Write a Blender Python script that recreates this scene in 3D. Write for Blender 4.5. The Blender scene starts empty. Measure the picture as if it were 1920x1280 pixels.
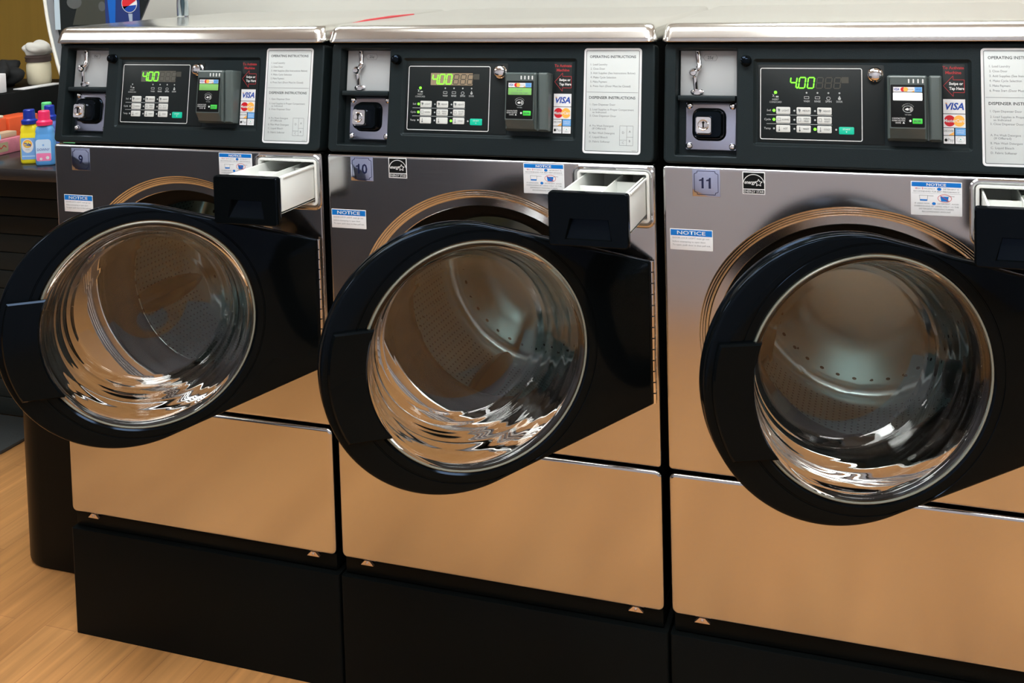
import bpy, bmesh, math, random
from math import sin, cos, pi, radians, sqrt, atan2
from mathutils import Vector, Matrix
random.seed(4)
S = bpy.context.scene
COL = S.collection

# ------------------------------------------------------------------ camera
cam_d = bpy.data.cameras.new('camera'); cam = bpy.data.objects.new('camera', cam_d); COL.objects.link(cam)
fw = Vector((-0.32645627, 0.94376321, -0.05231933)); rt = Vector((0.9451682, 0.32540587, -0.02771444)); up = rt.cross(fw)
cam.matrix_world = Matrix(((rt.x, up.x, -fw.x, 1.72398413), (rt.y, up.y, -fw.y, -1.88524199), (rt.z, up.z, -fw.z, 1.46604876), (0, 0, 0, 1)))
cam_d.sensor_width = 36; cam_d.lens = 2028.6955 / 1920 * 36; cam_d.shift_y = (35.495 - 640) / 1920
cam_d.clip_start = .05
S.camera = cam
S.view_settings.view_transform = 'Standard'; S.view_settings.look = 'None'; S.view_settings.gamma = 1
S.view_settings.use_curve_mapping = False
S.view_settings.exposure = 0.08
S.cycles.use_denoising = True
S.cycles.max_bounces = 14; S.cycles.transmission_bounces = 12; S.cycles.glossy_bounces = 6; S.cycles.diffuse_bounces = 4

# ------------------------------------------------------------------ world (dim fill of the shop beyond)
w = bpy.data.worlds.new('world'); S.world = w; w.use_nodes = True
w.node_tree.nodes['Background'].inputs[0].default_value = (.8, .85, .9, 1); w.node_tree.nodes['Background'].inputs[1].default_value = .05

# ------------------------------------------------------------------ materials
MATS = {}
def mat(name, col=(.8, .8, .8), rough=.5, metal=0, emit=0, trans=0, ior=1.45, bump=0, bscale=200, coat=0, spec=.5, tint=None):
    if name in MATS: return MATS[name]
    m = bpy.data.materials.new(name); m.use_nodes = True; nt = m.node_tree; b = nt.nodes['Principled BSDF']
    b.inputs['Base Color'].default_value = (*col, 1); b.inputs['Roughness'].default_value = rough; b.inputs['Metallic'].default_value = metal
    b.inputs['IOR'].default_value = ior; b.inputs['Transmission Weight'].default_value = trans; b.inputs['Specular IOR Level'].default_value = spec
    b.inputs['Coat Weight'].default_value = coat
    if tint: b.inputs['Specular Tint'].default_value = (*tint, 1)
    if emit: b.inputs['Emission Color'].default_value = (*col, 1); b.inputs['Emission Strength'].default_value = emit
    if bump:
        tc = nt.nodes.new('ShaderNodeTexCoord'); n = nt.nodes.new('ShaderNodeTexNoise'); n.inputs['Scale'].default_value = bscale; n.inputs['Detail'].default_value = 3
        bp = nt.nodes.new('ShaderNodeBump'); bp.inputs['Strength'].default_value = bump; bp.inputs['Distance'].default_value = .001
        nt.links.new(tc.outputs['Object'], n.inputs['Vector']); nt.links.new(n.outputs['Fac'], bp.inputs['Height']); nt.links.new(bp.outputs['Normal'], b.inputs['Normal'])
    MATS[name] = m; return m
def brushed(name, col, rough, scale, amt=.08, var=.06):
    """steel with fine brushing: streak noise on roughness and tint"""
    m = mat(name, col, rough, 1); nt = m.node_tree; b = nt.nodes['Principled BSDF']
    tc = nt.nodes.new('ShaderNodeTexCoord'); mp = nt.nodes.new('ShaderNodeMapping'); mp.inputs['Scale'].default_value = scale
    n = nt.nodes.new('ShaderNodeTexNoise'); n.inputs['Scale'].default_value = 1; n.inputs['Detail'].default_value = 4
    mr = nt.nodes.new('ShaderNodeMapRange'); mr.inputs[3].default_value = rough - amt; mr.inputs[4].default_value = rough + amt
    nt.links.new(tc.outputs['Object'], mp.inputs[0]); nt.links.new(mp.outputs[0], n.inputs['Vector']); nt.links.new(n.outputs['Fac'], mr.inputs[0]); nt.links.new(mr.outputs[0], b.inputs['Roughness'])
    n2 = nt.nodes.new('ShaderNodeTexNoise'); n2.inputs['Scale'].default_value = 3; n2.inputs['Detail'].default_value = 2
    nt.links.new(tc.outputs['Object'], n2.inputs['Vector'])
    mx = nt.nodes.new('ShaderNodeMixRGB'); mx.inputs[1].default_value = (*[c * (1 - var) for c in col], 1); mx.inputs[2].default_value = (*[min(1, c * (1 + var)) for c in col], 1)
    nt.links.new(n2.outputs['Fac'], mx.inputs[0]); nt.links.new(mx.outputs[0], b.inputs['Base Color'])
    return m
STEEL = brushed('brushed_steel', (.565, .57, .58), .16, (6, 300, 900), .03)
STEELTOP = brushed('top_cap_steel', (.69, .685, .66), .20, (900, 6, 300), .03)
CHROME = mat('chrome', (.85, .85, .86), .07, 1)
STEELDK = mat('zinc_plate', (.42, .45, .56), .16, 1)
TAB = mat('steel_tab', (.75, .66, .6), .35, 1)
BLK = mat('black_textured_plastic', (.0085, .0130, .0140), .42, spec=.3, tint=(.75, .9, 1), bump=.25, bscale=900)
BLKG = mat('gloss_black_plastic', (.0022, .003, .0034), .09, spec=.18, tint=(.42, .62, 1))
BLKM = mat('matt_black', (.005, .006, .0065), .55, spec=.15)
BLKPAINT = mat('black_enamel', (.0035, .0045, .0045), .36, spec=.10, tint=(.7, .85, 1), bump=.05, bscale=60)
RUB = mat('black_rubber', (.006, .007, .007), .5, spec=.1)
PLATEG = mat('grey_plate', (.40, .42, .43), .45, .1)
WHT = mat('white_plastic', (.80, .82, .79), .3)
LABEL = mat('label_silver', (.58, .62, .62), .40, .1)
PAPER = mat('label_white', (.76, .77, .79), .45)
INK = mat('ink_dark', (.07, .085, .09), .5)
INKG = mat('ink_grey', (.19, .21, .22), .5)
PRW = mat('print_white', (.72, .74, .74), .5)
PRG = mat('print_pale', (.42, .45, .45), .5)
RED = mat('print_red', (.62, .02, .03), .5)
REDD = mat('print_dull_red', (.36, .025, .03), .5)
BLUE = mat('notice_blue', (.0, .17, .60), .4)
VBLUE = mat('visa_blue', (.01, .06, .35), .4)
ORG = mat('card_orange', (.93, .46, .08), .4)
CRED = mat('card_red', (.60, .01, .02), .4)
LBLUE = mat('card_blue', (.14, .38, .74), .4)
TEAL = mat('start_green', (.0, .52, .34), .4)
GRNB = mat('enter_green', (.05, .60, .06), .4)
KEY = mat('keypad_grey', (.60, .62, .60), .45)
MEMB = mat('keypad_black', (.0075, .011, .012), .40, spec=.25)
GREEN = mat('led_green', (.16, 1, .03), .4, emit=1.6)
GHOST = mat('unlit_segment', (.055, .055, .045), .5)
LCDG = mat('lcd_green', (.17, .40, .11), .3, emit=.2)
LCDW = mat('lcd_white_glare', (.92, .96, .93), .2, emit=.9)  # glare on the screen, painted as glowing white
DISPT = mat('display_tan_glare', (.30, .23, .15), .4)  # tan glare over the display, put into its colour
DISPG = mat('display_grey', (.10, .10, .085), .5)
READER = mat('reader_grey', (.072, .094, .092), .33, coat=.2)
GLASS = mat('door_glass', (.97, .98, .96), .0, trans=1, ior=1.49, bump=.03, bscale=14)
FOIL = mat('number_foil', (.52, .58, .78), .1, 1)
NAVY = mat('navy_ink', (.008, .013, .05), .3)

def drum_mat():
    m = bpy.data.materials.new('perforated_drum_steel'); m.use_nodes = True; nt = m.node_tree; b = nt.nodes['Principled BSDF']
    N = nt.nodes.new; L = nt.links.new
    b.inputs['Metallic'].default_value = 1; b.inputs['Roughness'].default_value = .33
    tc = N('ShaderNodeTexCoord'); sp = N('ShaderNodeSeparateXYZ'); L(tc.outputs['Object'], sp.inputs[0])
    def mt(op, a, b_=None, c=None):
        n = N('ShaderNodeMath'); n.operation = op
        for i, v in enumerate((a, b_, c)):
            if v is None: continue
            if isinstance(v, (int, float)): n.inputs[i].default_value = v
            else: L(v, n.inputs[i])
        return n.outputs[0]
    ang = mt('ARCTAN2', sp.outputs[2], sp.outputs[0])
    rad = mt('SQRT', mt('ADD', mt('MULTIPLY', sp.outputs[0], sp.outputs[0]), mt('MULTIPLY', sp.outputs[2], sp.outputs[2])))
    u = mt('MULTIPLY', ang, 120 / (2 * pi)); v = mt('MULTIPLY', sp.outputs[1], 1 / .013)
    def dots(u, v, r):
        fu = mt('SUBTRACT', mt('FRACT', u), .5); fv = mt('SUBTRACT', mt('FRACT', v), .5)
        d = mt('SQRT', mt('ADD', mt('MULTIPLY', fu, fu), mt('MULTIPLY', fv, fv)))
        return mt('LESS_THAN', d, r)
    wall = mt('MULTIPLY', dots(u, v, .17), mt('GREATER_THAN', rad, .2255))
    wall = mt('MULTIPLY', wall, mt('MULTIPLY', mt('GREATER_THAN', sp.outputs[1], .05), mt('LESS_THAN', sp.outputs[1], .26)))
    # larger holes in a ring on the back plate
    ur = mt('MULTIPLY', ang, 36 / (2 * pi)); vr = mt('MULTIPLY', rad, 1 / .022)
    back = mt('MULTIPLY', dots(ur, vr, .13), mt('MULTIPLY', mt('GREATER_THAN', rad, .176), mt('LESS_THAN', rad, .198)))
    hole = mt('MAXIMUM', wall, back)
    n = N('ShaderNodeTexNoise'); n.inputs['Scale'].default_value = 5; L(tc.outputs['Object'], n.inputs['Vector'])
    mx = N('ShaderNodeMixRGB'); mx.inputs[1].default_value = (.26, .33, .33, 1); mx.inputs[2].default_value = (.02, .02, .02, 1); L(hole, mx.inputs[0]); L(mx.outputs[0], b.inputs['Base Color'])
    mr = N('ShaderNodeMapRange'); mr.inputs[3].default_value = .26; mr.inputs[4].default_value = .40; L(n.outputs['Fac'], mr.inputs[0]); L(mr.outputs[0], b.inputs['Roughness'])
    return m
DRUM = drum_mat()

def wood_mat():
    m = bpy.data.materials.new('oak_laminate'); m.use_nodes = True; nt = m.node_tree; b = nt.nodes['Principled BSDF']
    N = nt.nodes.new; L = nt.links.new
    tc = N('ShaderNodeTexCoord'); mp = N('ShaderNodeMapping'); mp.inputs['Rotation'].default_value = (0, 0, radians(90)); L(tc.outputs['Object'], mp.inputs[0])
    br = N('ShaderNodeTexBrick'); L(mp.outputs[0], br.inputs['Vector']); br.inputs['Scale'].default_value = 1
    br.inputs['Brick Width'].default_value = .62; br.inputs['Row Height'].default_value = .085; br.inputs['Mortar Size'].default_value = .0012; br.offset = .37
    br.inputs['Color1'].default_value = (.575, .282, .099, 1); br.inputs['Color2'].default_value = (.49, .230, .077, 1); br.inputs['Mortar'].default_value = (.42, .19, .068, 1)
    mp2 = N('ShaderNodeMapping'); mp2.inputs['Scale'].default_value = (45, 2.2, 1); L(tc.outputs['Object'], mp2.inputs[0])
    n = N('ShaderNodeTexNoise'); n.inputs['Scale'].default_value = 1; n.inputs['Detail'].default_value = 6; n.inputs['Distortion'].default_value = .6; L(mp2.outputs[0], n.inputs['Vector'])
    mp3 = N('ShaderNodeMapping'); mp3.inputs['Scale'].default_value = (9, .9, 1); L(tc.outputs['Object'], mp3.inputs[0])
    n3 = N('ShaderNodeTexNoise'); n3.inputs['Scale'].default_value = 1; n3.inputs['Detail'].default_value = 3; L(mp3.outputs[0], n3.inputs['Vector'])
    r = N('ShaderNodeMapRange'); r.inputs[1].default_value = .35; r.inputs[2].default_value = .7; r.inputs[3].default_value = .78; r.inputs[4].default_value = 1.10; L(n.outputs['Fac'], r.inputs[0])
    r3 = N('ShaderNodeMapRange'); r3.inputs[1].default_value = .3; r3.inputs[2].default_value = .7; r3.inputs[3].default_value = .85; r3.inputs[4].default_value = 1.12; L(n3.outputs['Fac'], r3.inputs[0])
    mm = N('ShaderNodeMath'); mm.operation = 'MULTIPLY'; L(r.outputs[0], mm.inputs[0]); L(r3.outputs[0], mm.inputs[1])
    vm = N('ShaderNodeVectorMath'); vm.operation = 'SCALE'; L(br.outputs['Color'], vm.inputs[0]); L(mm.outputs[0], vm.inputs['Scale']); L(vm.outputs[0], b.inputs['Base Color'])
    b.inputs['Roughness'].default_value = .42; b.inputs['Specular IOR Level'].default_value = .3
    return m
WOOD = wood_mat()
def paint(name, col, var=.04, scale=(3, 3, 3), rough=.7):
    m = mat(name, col, rough); nt = m.node_tree; b = nt.nodes['Principled BSDF']; N = nt.nodes.new; L = nt.links.new
    tc = N('ShaderNodeTexCoord'); mp = N('ShaderNodeMapping'); mp.inputs['Scale'].default_value = scale; L(tc.outputs['Object'], mp.inputs[0])
    n = N('ShaderNodeTexNoise'); n.inputs['Scale'].default_value = 1; n.inputs['Detail'].default_value = 4; L(mp.outputs[0], n.inputs['Vector'])
    mx = N('ShaderNodeMixRGB'); mx.inputs[1].default_value = (*[c * (1 - var) for c in col], 1); mx.inputs[2].default_value = (*[c * (1 + var) for c in col], 1)
    L(n.outputs['Fac'], mx.inputs[0]); L(mx.outputs[0], b.inputs['Base Color']); return m
WALLW = paint('white_wall_paint', (.68, .68, .62))
WALLM = paint('mustard_panelling', (.42, .27, .045), .14, (30, 30, .4), .5)
WALLG = paint('grey_wall_paint', (.44, .44, .50))
CEIL = paint('ceiling_tile', (.80, .80, .78))

# ------------------------------------------------------------------ mesh helpers
def finish(me, mats, angle=38):
    for m in (mats if isinstance(mats, (list, tuple)) else [mats]): me.materials.append(m)
    me.polygons.foreach_set('use_smooth', [True] * len(me.polygons)); me.set_sharp_from_angle(angle=radians(angle)); me.update()
def obj(name, bm, mats, parent=None, loc=(0, 0, 0), rot=None, fix=True, angle=38):
    if fix: bmesh.ops.recalc_face_normals(bm, faces=bm.faces)
    me = bpy.data.meshes.new(name); bm.to_mesh(me); bm.free(); finish(me, mats, angle)
    o = bpy.data.objects.new(name, me); COL.objects.link(o); o.location = loc
    if rot: o.rotation_euler = rot
    if parent: o.parent = parent
    return o
def tag(o, label=None, cat=None, group=None, kind=None):
    for k, v in (('label', label), ('category', cat), ('group', group), ('kind', kind)):
        if v: o[k] = v
    return o
def empty(name, loc, rz=0):
    o = bpy.data.objects.new(name, None); o.empty_display_size = .1; COL.objects.link(o); o.location = loc; o.rotation_euler.z = rz; return o
def loft(bm, loops, closed=True, cap0=False, cap1=False, mi=0):
    vs = [[bm.verts.new(p) for p in l] for l in loops]; n = len(vs[0]); fs = []
    for a, b in zip(vs, vs[1:]):
        for i in range(n if closed else n - 1):
            j = (i + 1) % n; fs.append(bm.faces.new((a[i], a[j], b[j], b[i])))
    if cap0: fs.append(bm.faces.new(vs[0][::-1]))
    if cap1: fs.append(bm.faces.new(vs[-1]))
    for f in fs: f.material_index = mi
    return vs
def box(bm, x0, y0, z0, x1, y1, z1, b=0, seg=2, M=None, mi=0):
    t = bmesh.new(); bmesh.ops.create_cube(t, size=1)
    for v in t.verts: v.co = Vector(((x0 + x1) / 2 + v.co.x * (x1 - x0), (y0 + y1) / 2 + v.co.y * (y1 - y0), (z0 + z1) / 2 + v.co.z * (z1 - z0)))
    if b: bmesh.ops.bevel(t, geom=t.edges[:], offset=b, segments=seg, affect='EDGES', profile=.5, clamp_overlap=True)
    if M: t.transform(M)
    for f in t.faces: f.material_index = mi
    me = bpy.data.meshes.new('t'); t.to_mesh(me); t.free(); bm.from_mesh(me); bpy.data.meshes.remove(me)
def lathe(bm, prof, M=None, n=48, mi=0, a0=0, sx=1, sy=1):
    """profile (r,h) turned about local Z"""
    M = M or Matrix(); rows = []
    for r, h in prof:
        if r < 1e-6: rows.append([bm.verts.new(M @ Vector((0, 0, h)))])
        else: rows.append([bm.verts.new(M @ Vector((r * cos(a0 + 2 * pi * i / n) * sx, r * sin(a0 + 2 * pi * i / n) * sy, h))) for i in range(n)])
    for a, b in zip(rows, rows[1:]):
        for i in range(n):
            j = (i + 1) % n
            if len(a) == 1 and len(b) == 1: continue
            if len(a) == 1: f = bm.faces.new((a[0], b[j], b[i]))
            elif len(b) == 1: f = bm.faces.new((a[i], a[j], b[0]))
            else: f = bm.faces.new((a[i], a[j], b[j], b[i]))
            f.material_index = mi
def tube(bm, pts, r, n=10, cap=True, mi=0):
    pts = [Vector(p) for p in pts]; loops = []; t0 = (pts[1] - pts[0]).normalized()
    u = t0.orthogonal().normalized()
    for i, p in enumerate(pts):
        t = (pts[min(i + 1, len(pts) - 1)] - pts[max(i - 1, 0)]).normalized(); u = (u - t * u.dot(t)).normalized(); v = t.cross(u)
        rr_ = r[i] if isinstance(r, (list, tuple)) else r
        loops.append([p + (u * cos(2 * pi * k / n) + v * sin(2 * pi * k / n)) * rr_ for k in range(n)])
    loft(bm, loops, cap0=cap, cap1=cap, mi=mi)
def rr(u0, v0, u1, v1, r, n=6, d=0):
    u0 -= d; v0 -= d; u1 += d; v1 += d; r = max(r + d, .0002); P = []
    for cx, cy, a in ((u1 - r, v1 - r, 0), (u0 + r, v1 - r, 90), (u0 + r, v0 + r, 180), (u1 - r, v0 + r, 270)):
        for k in range(n + 1):
            t = radians(a + 90 * k / n); P.append((cx + r * cos(t), cy + r * sin(t)))
    return P
def circ(cu, cv, r, n=64, ru=None): return [(cu + (ru or r) * cos(2 * pi * k / n), cv + r * sin(2 * pi * k / n)) for k in range(n)]
def flat_fill(bm, loops, M, mi=0):
    """flat face bounded by the first loop with the other loops as holes (2D curve fill)"""
    cu = bpy.data.curves.new('f', 'CURVE'); cu.dimensions = '2D'; cu.fill_mode = 'FRONT'
    for l in loops:
        s = cu.splines.new('POLY'); s.points.add(len(l) - 1)
        for p, (a, b) in zip(s.points, l): p.co = (a * 10, b * 10, 0, 1)
        s.use_cyclic_u = True
    o = bpy.data.objects.new('f', cu); me = bpy.data.meshes.new_from_object(o)
    k0 = len(bm.verts); bm.from_mesh(me); bm.verts.ensure_lookup_table()
    for v in bm.verts[k0:]: v.co = M @ (v.co / 10)
    bm.faces.ensure_lookup_table()
    for f in bm.faces[-len(me.polygons):]: f.material_index = mi
    bpy.data.objects.remove(o); bpy.data.meshes.remove(me); bpy.data.curves.remove(cu)
def P3(M, l, h): return [M @ Vector((a, b, h)) for a, b in l]

TXT = {}
def text_geo(s, ital=0, bold=0):
    k = (s, ital, bold)
    if k in TXT: return TXT[k]
    cu = bpy.data.curves.new('t', 'FONT'); cu.body = s; cu.size = 1; cu.resolution_u = 2; cu.shear = ital; cu.offset = bold; cu.fill_mode = 'FRONT'
    o = bpy.data.objects.new('t', cu); me = bpy.data.meshes.new_from_object(o)
    V = [tuple(v.co) for v in me.vertices]; F = [tuple(p.vertices) for p in me.polygons]
    bpy.data.objects.remove(o); bpy.data.meshes.remove(me); bpy.data.curves.remove(cu)
    x0 = min(v[0] for v in V); x1 = max(v[0] for v in V); y0 = min(v[1] for v in V); y1 = max(v[1] for v in V)
    TXT[k] = (V, F, x0, x1, y0, y1); return TXT[k]

class Art:
    """printed graphics on a plane M (u right, v up, n out of the surface)"""
    def __init__(s, M, eps=.00022): s.M = M; s.bm = bmesh.new(); s.mats = []; s.eps = eps
    def mi(s, m):
        if m not in s.mats: s.mats.append(m)
        return s.mats.index(m)
    def poly(s, m, pts, L=1): 
        f = s.bm.faces.new([s.bm.verts.new(s.M @ Vector((a, b, L * s.eps))) for a, b in pts]); f.material_index = s.mi(m); f.normal_update()
        return s
    def rect(s, m, u0, v0, u1, v1, L=1, r=0): return s.poly(m, rr(u0, v0, u1, v1, r, 3) if r else [(u0, v0), (u1, v0), (u1, v1), (u0, v1)], L)
    def disc(s, m, u, v, r, L=1, n=20, ru=None): return s.poly(m, circ(u, v, r, n, ru), L)
    def ring(s, m, outer, inner, L=1):
        loft(s.bm, [P3(s.M, outer, L * s.eps), P3(s.M, inner, L * s.eps)], mi=s.mi(m)); return s
    def frame(s, m, u0, v0, u1, v1, t, r, L=1): return s.ring(m, rr(u0, v0, u1, v1, r, 4), rr(u0, v0, u1, v1, r, 4, -t), L)
    def line(s, m, pts, t, L=1):
        for (a, b), (c, d) in zip(pts, pts[1:]):
            l = math.hypot(c - a, d - b) or 1; nx, ny = -(d - b) / l * t / 2, (c - a) / l * t / 2
            s.poly(m, [(a + nx, b + ny), (c + nx, d + ny), (c - nx, d - ny), (a - nx, b - ny)], L)
        return s
    def text(s, m, t, u, v, h, w=None, al='l', L=2, ital=0, bold=0):
        """cap height h, optional fitted width w; u,v = baseline anchor"""
        V, F, x0, x1, y0, y1 = text_geo(t, ital, bold); sc = h / .70; sx = sc if w is None else w / (x1 - x0)
        wd = (x1 - x0) * sx; ox = {'l': 0, 'c': -wd / 2, 'r': -wd}[al]
        vs = [s.bm.verts.new(s.M @ Vector((u + ox + (p[0] - x0) * sx, v + p[1] * sc, L * s.eps))) for p in V]; k = s.mi(m)
        for f in F:
            try: q = s.bm.faces.new([vs[i] for i in f]); q.material_index = k
            except ValueError: pass
        return s
    def build(s, name, parent, label=None, **k):
        o = obj(name, s.bm, s.mats, parent, fix=False, angle=180, **k)
        if label: o['label'] = label
        return o
def plateobj(name, M, u0, v0, u1, v1, r, th, mats, parent, base=0, bev=None, **k):
    """thin plate standing th above the surface"""
    bm = bmesh.new(); b = min(th * .4, .002) if bev is None else bev; L0 = rr(u0, v0, u1, v1, r, 5)
    loft(bm, [P3(M, L0, base), P3(M, L0, base + th - b), P3(M, rr(u0, v0, u1, v1, r, 5, -b * .3), base + th - b * .3), P3(M, rr(u0, v0, u1, v1, r, 5, -b), base + th)], cap0=True, cap1=True)
    return obj(name, bm, mats, parent, **k)

# ------------------------------------------------------------------ the room
def struct(name, bm, m): o = obj(name, bm, m); o['kind'] = 'structure'; return o
def quadbox(name, m, *a, b=0):
    bm = bmesh.new(); box(bm, *a, b=b); return struct(name, bm, m)
ZC = 2.75
quadbox('floor', WOOD, -4.5, -2.60, -.05, 6.0, 2.55, 0)
quadbox('ceiling', CEIL, -4.5, -2.60, ZC, 6.0, 2.55, ZC + .06)
quadbox('wall_back', WALLW, -1.15, 1.45, 0, 6.0, 1.55, ZC)
quadbox('wall_left', WALLM, -4.5, 2.4, 0, -1.15, 2.5, ZC)
quadbox('wall_right', WALLW, 5.9, -2.50, 0, 6.0, 1.45, ZC)
quadbox('wall_front', WALLG, -4.5, -2.60, 0, 6.0, -2.50, ZC)
quadbox('wall_side', WALLG, -4.5, -2.50, 0, -4.4, 2.4, ZC)
quadbox('trim_1', WALLW, -1.19, 1.43, 0, -1.15, 2.4, ZC)

LAMP = mat('fluorescent_diffuser', (.97, 1, .99), .5, emit=15)
def lamp(x, y, wx, wy):
    e = empty('ceiling_light', (x, y, ZC)); tag(e, 'white recessed fluorescent troffer in the ceiling, out of view', 'light', 'ceiling lights over the aisle')
    bm = bmesh.new(); loft(bm, [[(a, b, -.0) for a, b in rr(-wx / 2 - .04, -wy / 2 - .04, wx / 2 + .04, wy / 2 + .04, .01)], [(a, b, -.02) for a, b in rr(-wx / 2 - .04, -wy / 2 - .04, wx / 2 + .04, wy / 2 + .04, .01)], [(a, b, -.02) for a, b in rr(-wx / 2, -wy / 2, wx / 2, wy / 2, .01)], [(a, b, -.006) for a, b in rr(-wx / 2, -wy / 2, wx / 2, wy / 2, .01)]]); obj('lamp_frame', bm, WHT, e)
    bm = bmesh.new(); box(bm, -wx / 2, -wy / 2, -.012, wx / 2, wy / 2, -.004); obj('diffuser', bm, LAMP, e)
for x, y in ((-1.9, -1.5), (.75, -.85), (1.95, -1.5), (3.9, -1.2), (-.6, .4), (1.9, .4)):  # last two, over the washers, are added unseen to brighten the back wall
    lamp(x, y, 1.2, .55)

# facing side of the aisle: dark folding island (seen only as a reflection in the steel)
bm = bmesh.new(); box(bm, -3.4, -2.46, .0, .10, -1.98, .88, .01); o = obj('folding_counter', bm, mat('slate_laminate', (.055, .062, .078), .5, spec=.2))
tag(o, 'long black folding counter across the aisle from the washers', 'counter')
bm = bmesh.new(); box(bm, -3.44, -2.48, .8805, .14, -1.94, .92, .008); obj('worktop', bm, mat('slate_top', (.06, .065, .075), .4), o)

# ------------------------------------------------------------------ washers
W = .67
ZT, ZS, ZB, ZCB, ZCT = 1.0986, .5395, .2777, 1.3165, 1.3503
DX, DZ = .333, .798            # embossed ring round the drum opening
HINGE_X, HINGE_Y, DC_Z, DC_S = W - .0145, -.0134, .798, .323
con0 = Vector((0, -.002, ZT + .006)); con1 = Vector((0, .036, ZCB)); cv = (con1 - con0); CH = cv.length; cv.normalize(); cn = Vector((1, 0, 0)).cross(cv)
def plane(o, u, v, n): return Matrix(((u.x, v.x, n.x, o.x), (u.y, v.y, n.y, o.y), (u.z, v.z, n.z, o.z), (0, 0, 0, 1)))
MC = plane(con0, Vector((1, 0, 0)), cv, cn)          # console face
MP = plane(Vector((0, 0, 0)), Vector((1, 0, 0)), Vector((0, 0, 1)), Vector((0, -1, 0)))   # steel face y=0
def depthM(M, d): return M @ Matrix.Translation((0, 0, d))

SEG = {'a': ((0, 1), (1, 1)), 'b': ((1, 1), (1, .5)), 'c': ((1, .5), (1, 0)), 'd': ((0, 0), (1, 0)), 'e': ((0, .5), (0, 0)), 'f': ((0, 1), (0, .5)), 'g': ((0, .5), (1, .5))}
def digit(art, m, segs, u, v, w, h, t, L, lean=.12):
    for s in segs:
        (a, b), (c, d) = SEG[s]; k = t * .55
        pts = []
        for x, y in ((a, b), (c, d)): pts.append((u + x * w, v + y * h))
        (x0, y0), (x1, y1) = pts; l = math.hypot(x1 - x0, y1 - y0); dx, dy = (x1 - x0) / l * k, (y1 - y0) / l * k
        x0 += dx; y0 += dy; x1 -= dx; y1 -= dy; nx, ny = -dy / k * t / 2, dx / k * t / 2
        q = [(x0 + nx, y0 + ny), (x0 - dx * .6, y0 - dy * .6), (x0 - nx, y0 - ny), (x1 - nx, y1 - ny), (x1 + dx * .6, y1 + dy * .6), (x1 + nx, y1 + ny)]
        art.poly(m, [(x + (y - v) * lean, y) for x, y in q], L)

def hull_r(a):
    """distance from the glass centre to the door outline along angle a, plane coords (x to the right, z up)"""
    ecx, rs, rz = -(.360 - DC_S), .230, .232
    hx, hz = DC_S, .130
    dx, dz = cos(a), sin(a)
    if not hasattr(hull_r, 'pts'):
        E = [(ecx + rs * cos(t * pi / 180), rz * sin(t * pi / 180)) for t in range(360)] + [(hx, hz), (hx, -hz)]
        E = sorted(set(E)); 
        def half(P):
            H = []
            for p in P:
                while len(H) >= 2 and (H[-1][0] - H[-2][0]) * (p[1] - H[-2][1]) - (H[-1][1] - H[-2][1]) * (p[0] - H[-2][0]) <= 0: H.pop()
                H.append(p)
            return H
        lo = half(E); hi = half(E[::-1]); hull_r.pts = lo[:-1] + hi[:-1]
    P = hull_r.pts; best = 0
    for (x0, z0), (x1, z1) in zip(P, P[1:] + P[:1]):
        ex, ez = x1 - x0, z1 - z0; den = dx * ez - dz * ex
        if abs(den) < 1e-12: continue
        t = (x0 * ez - z0 * ex) / den; s = (x0 * dz - z0 * dx) / den
        if t > 0 and -1e-9 <= s <= 1 + 1e-9: best = max(best, t)
    return best

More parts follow.
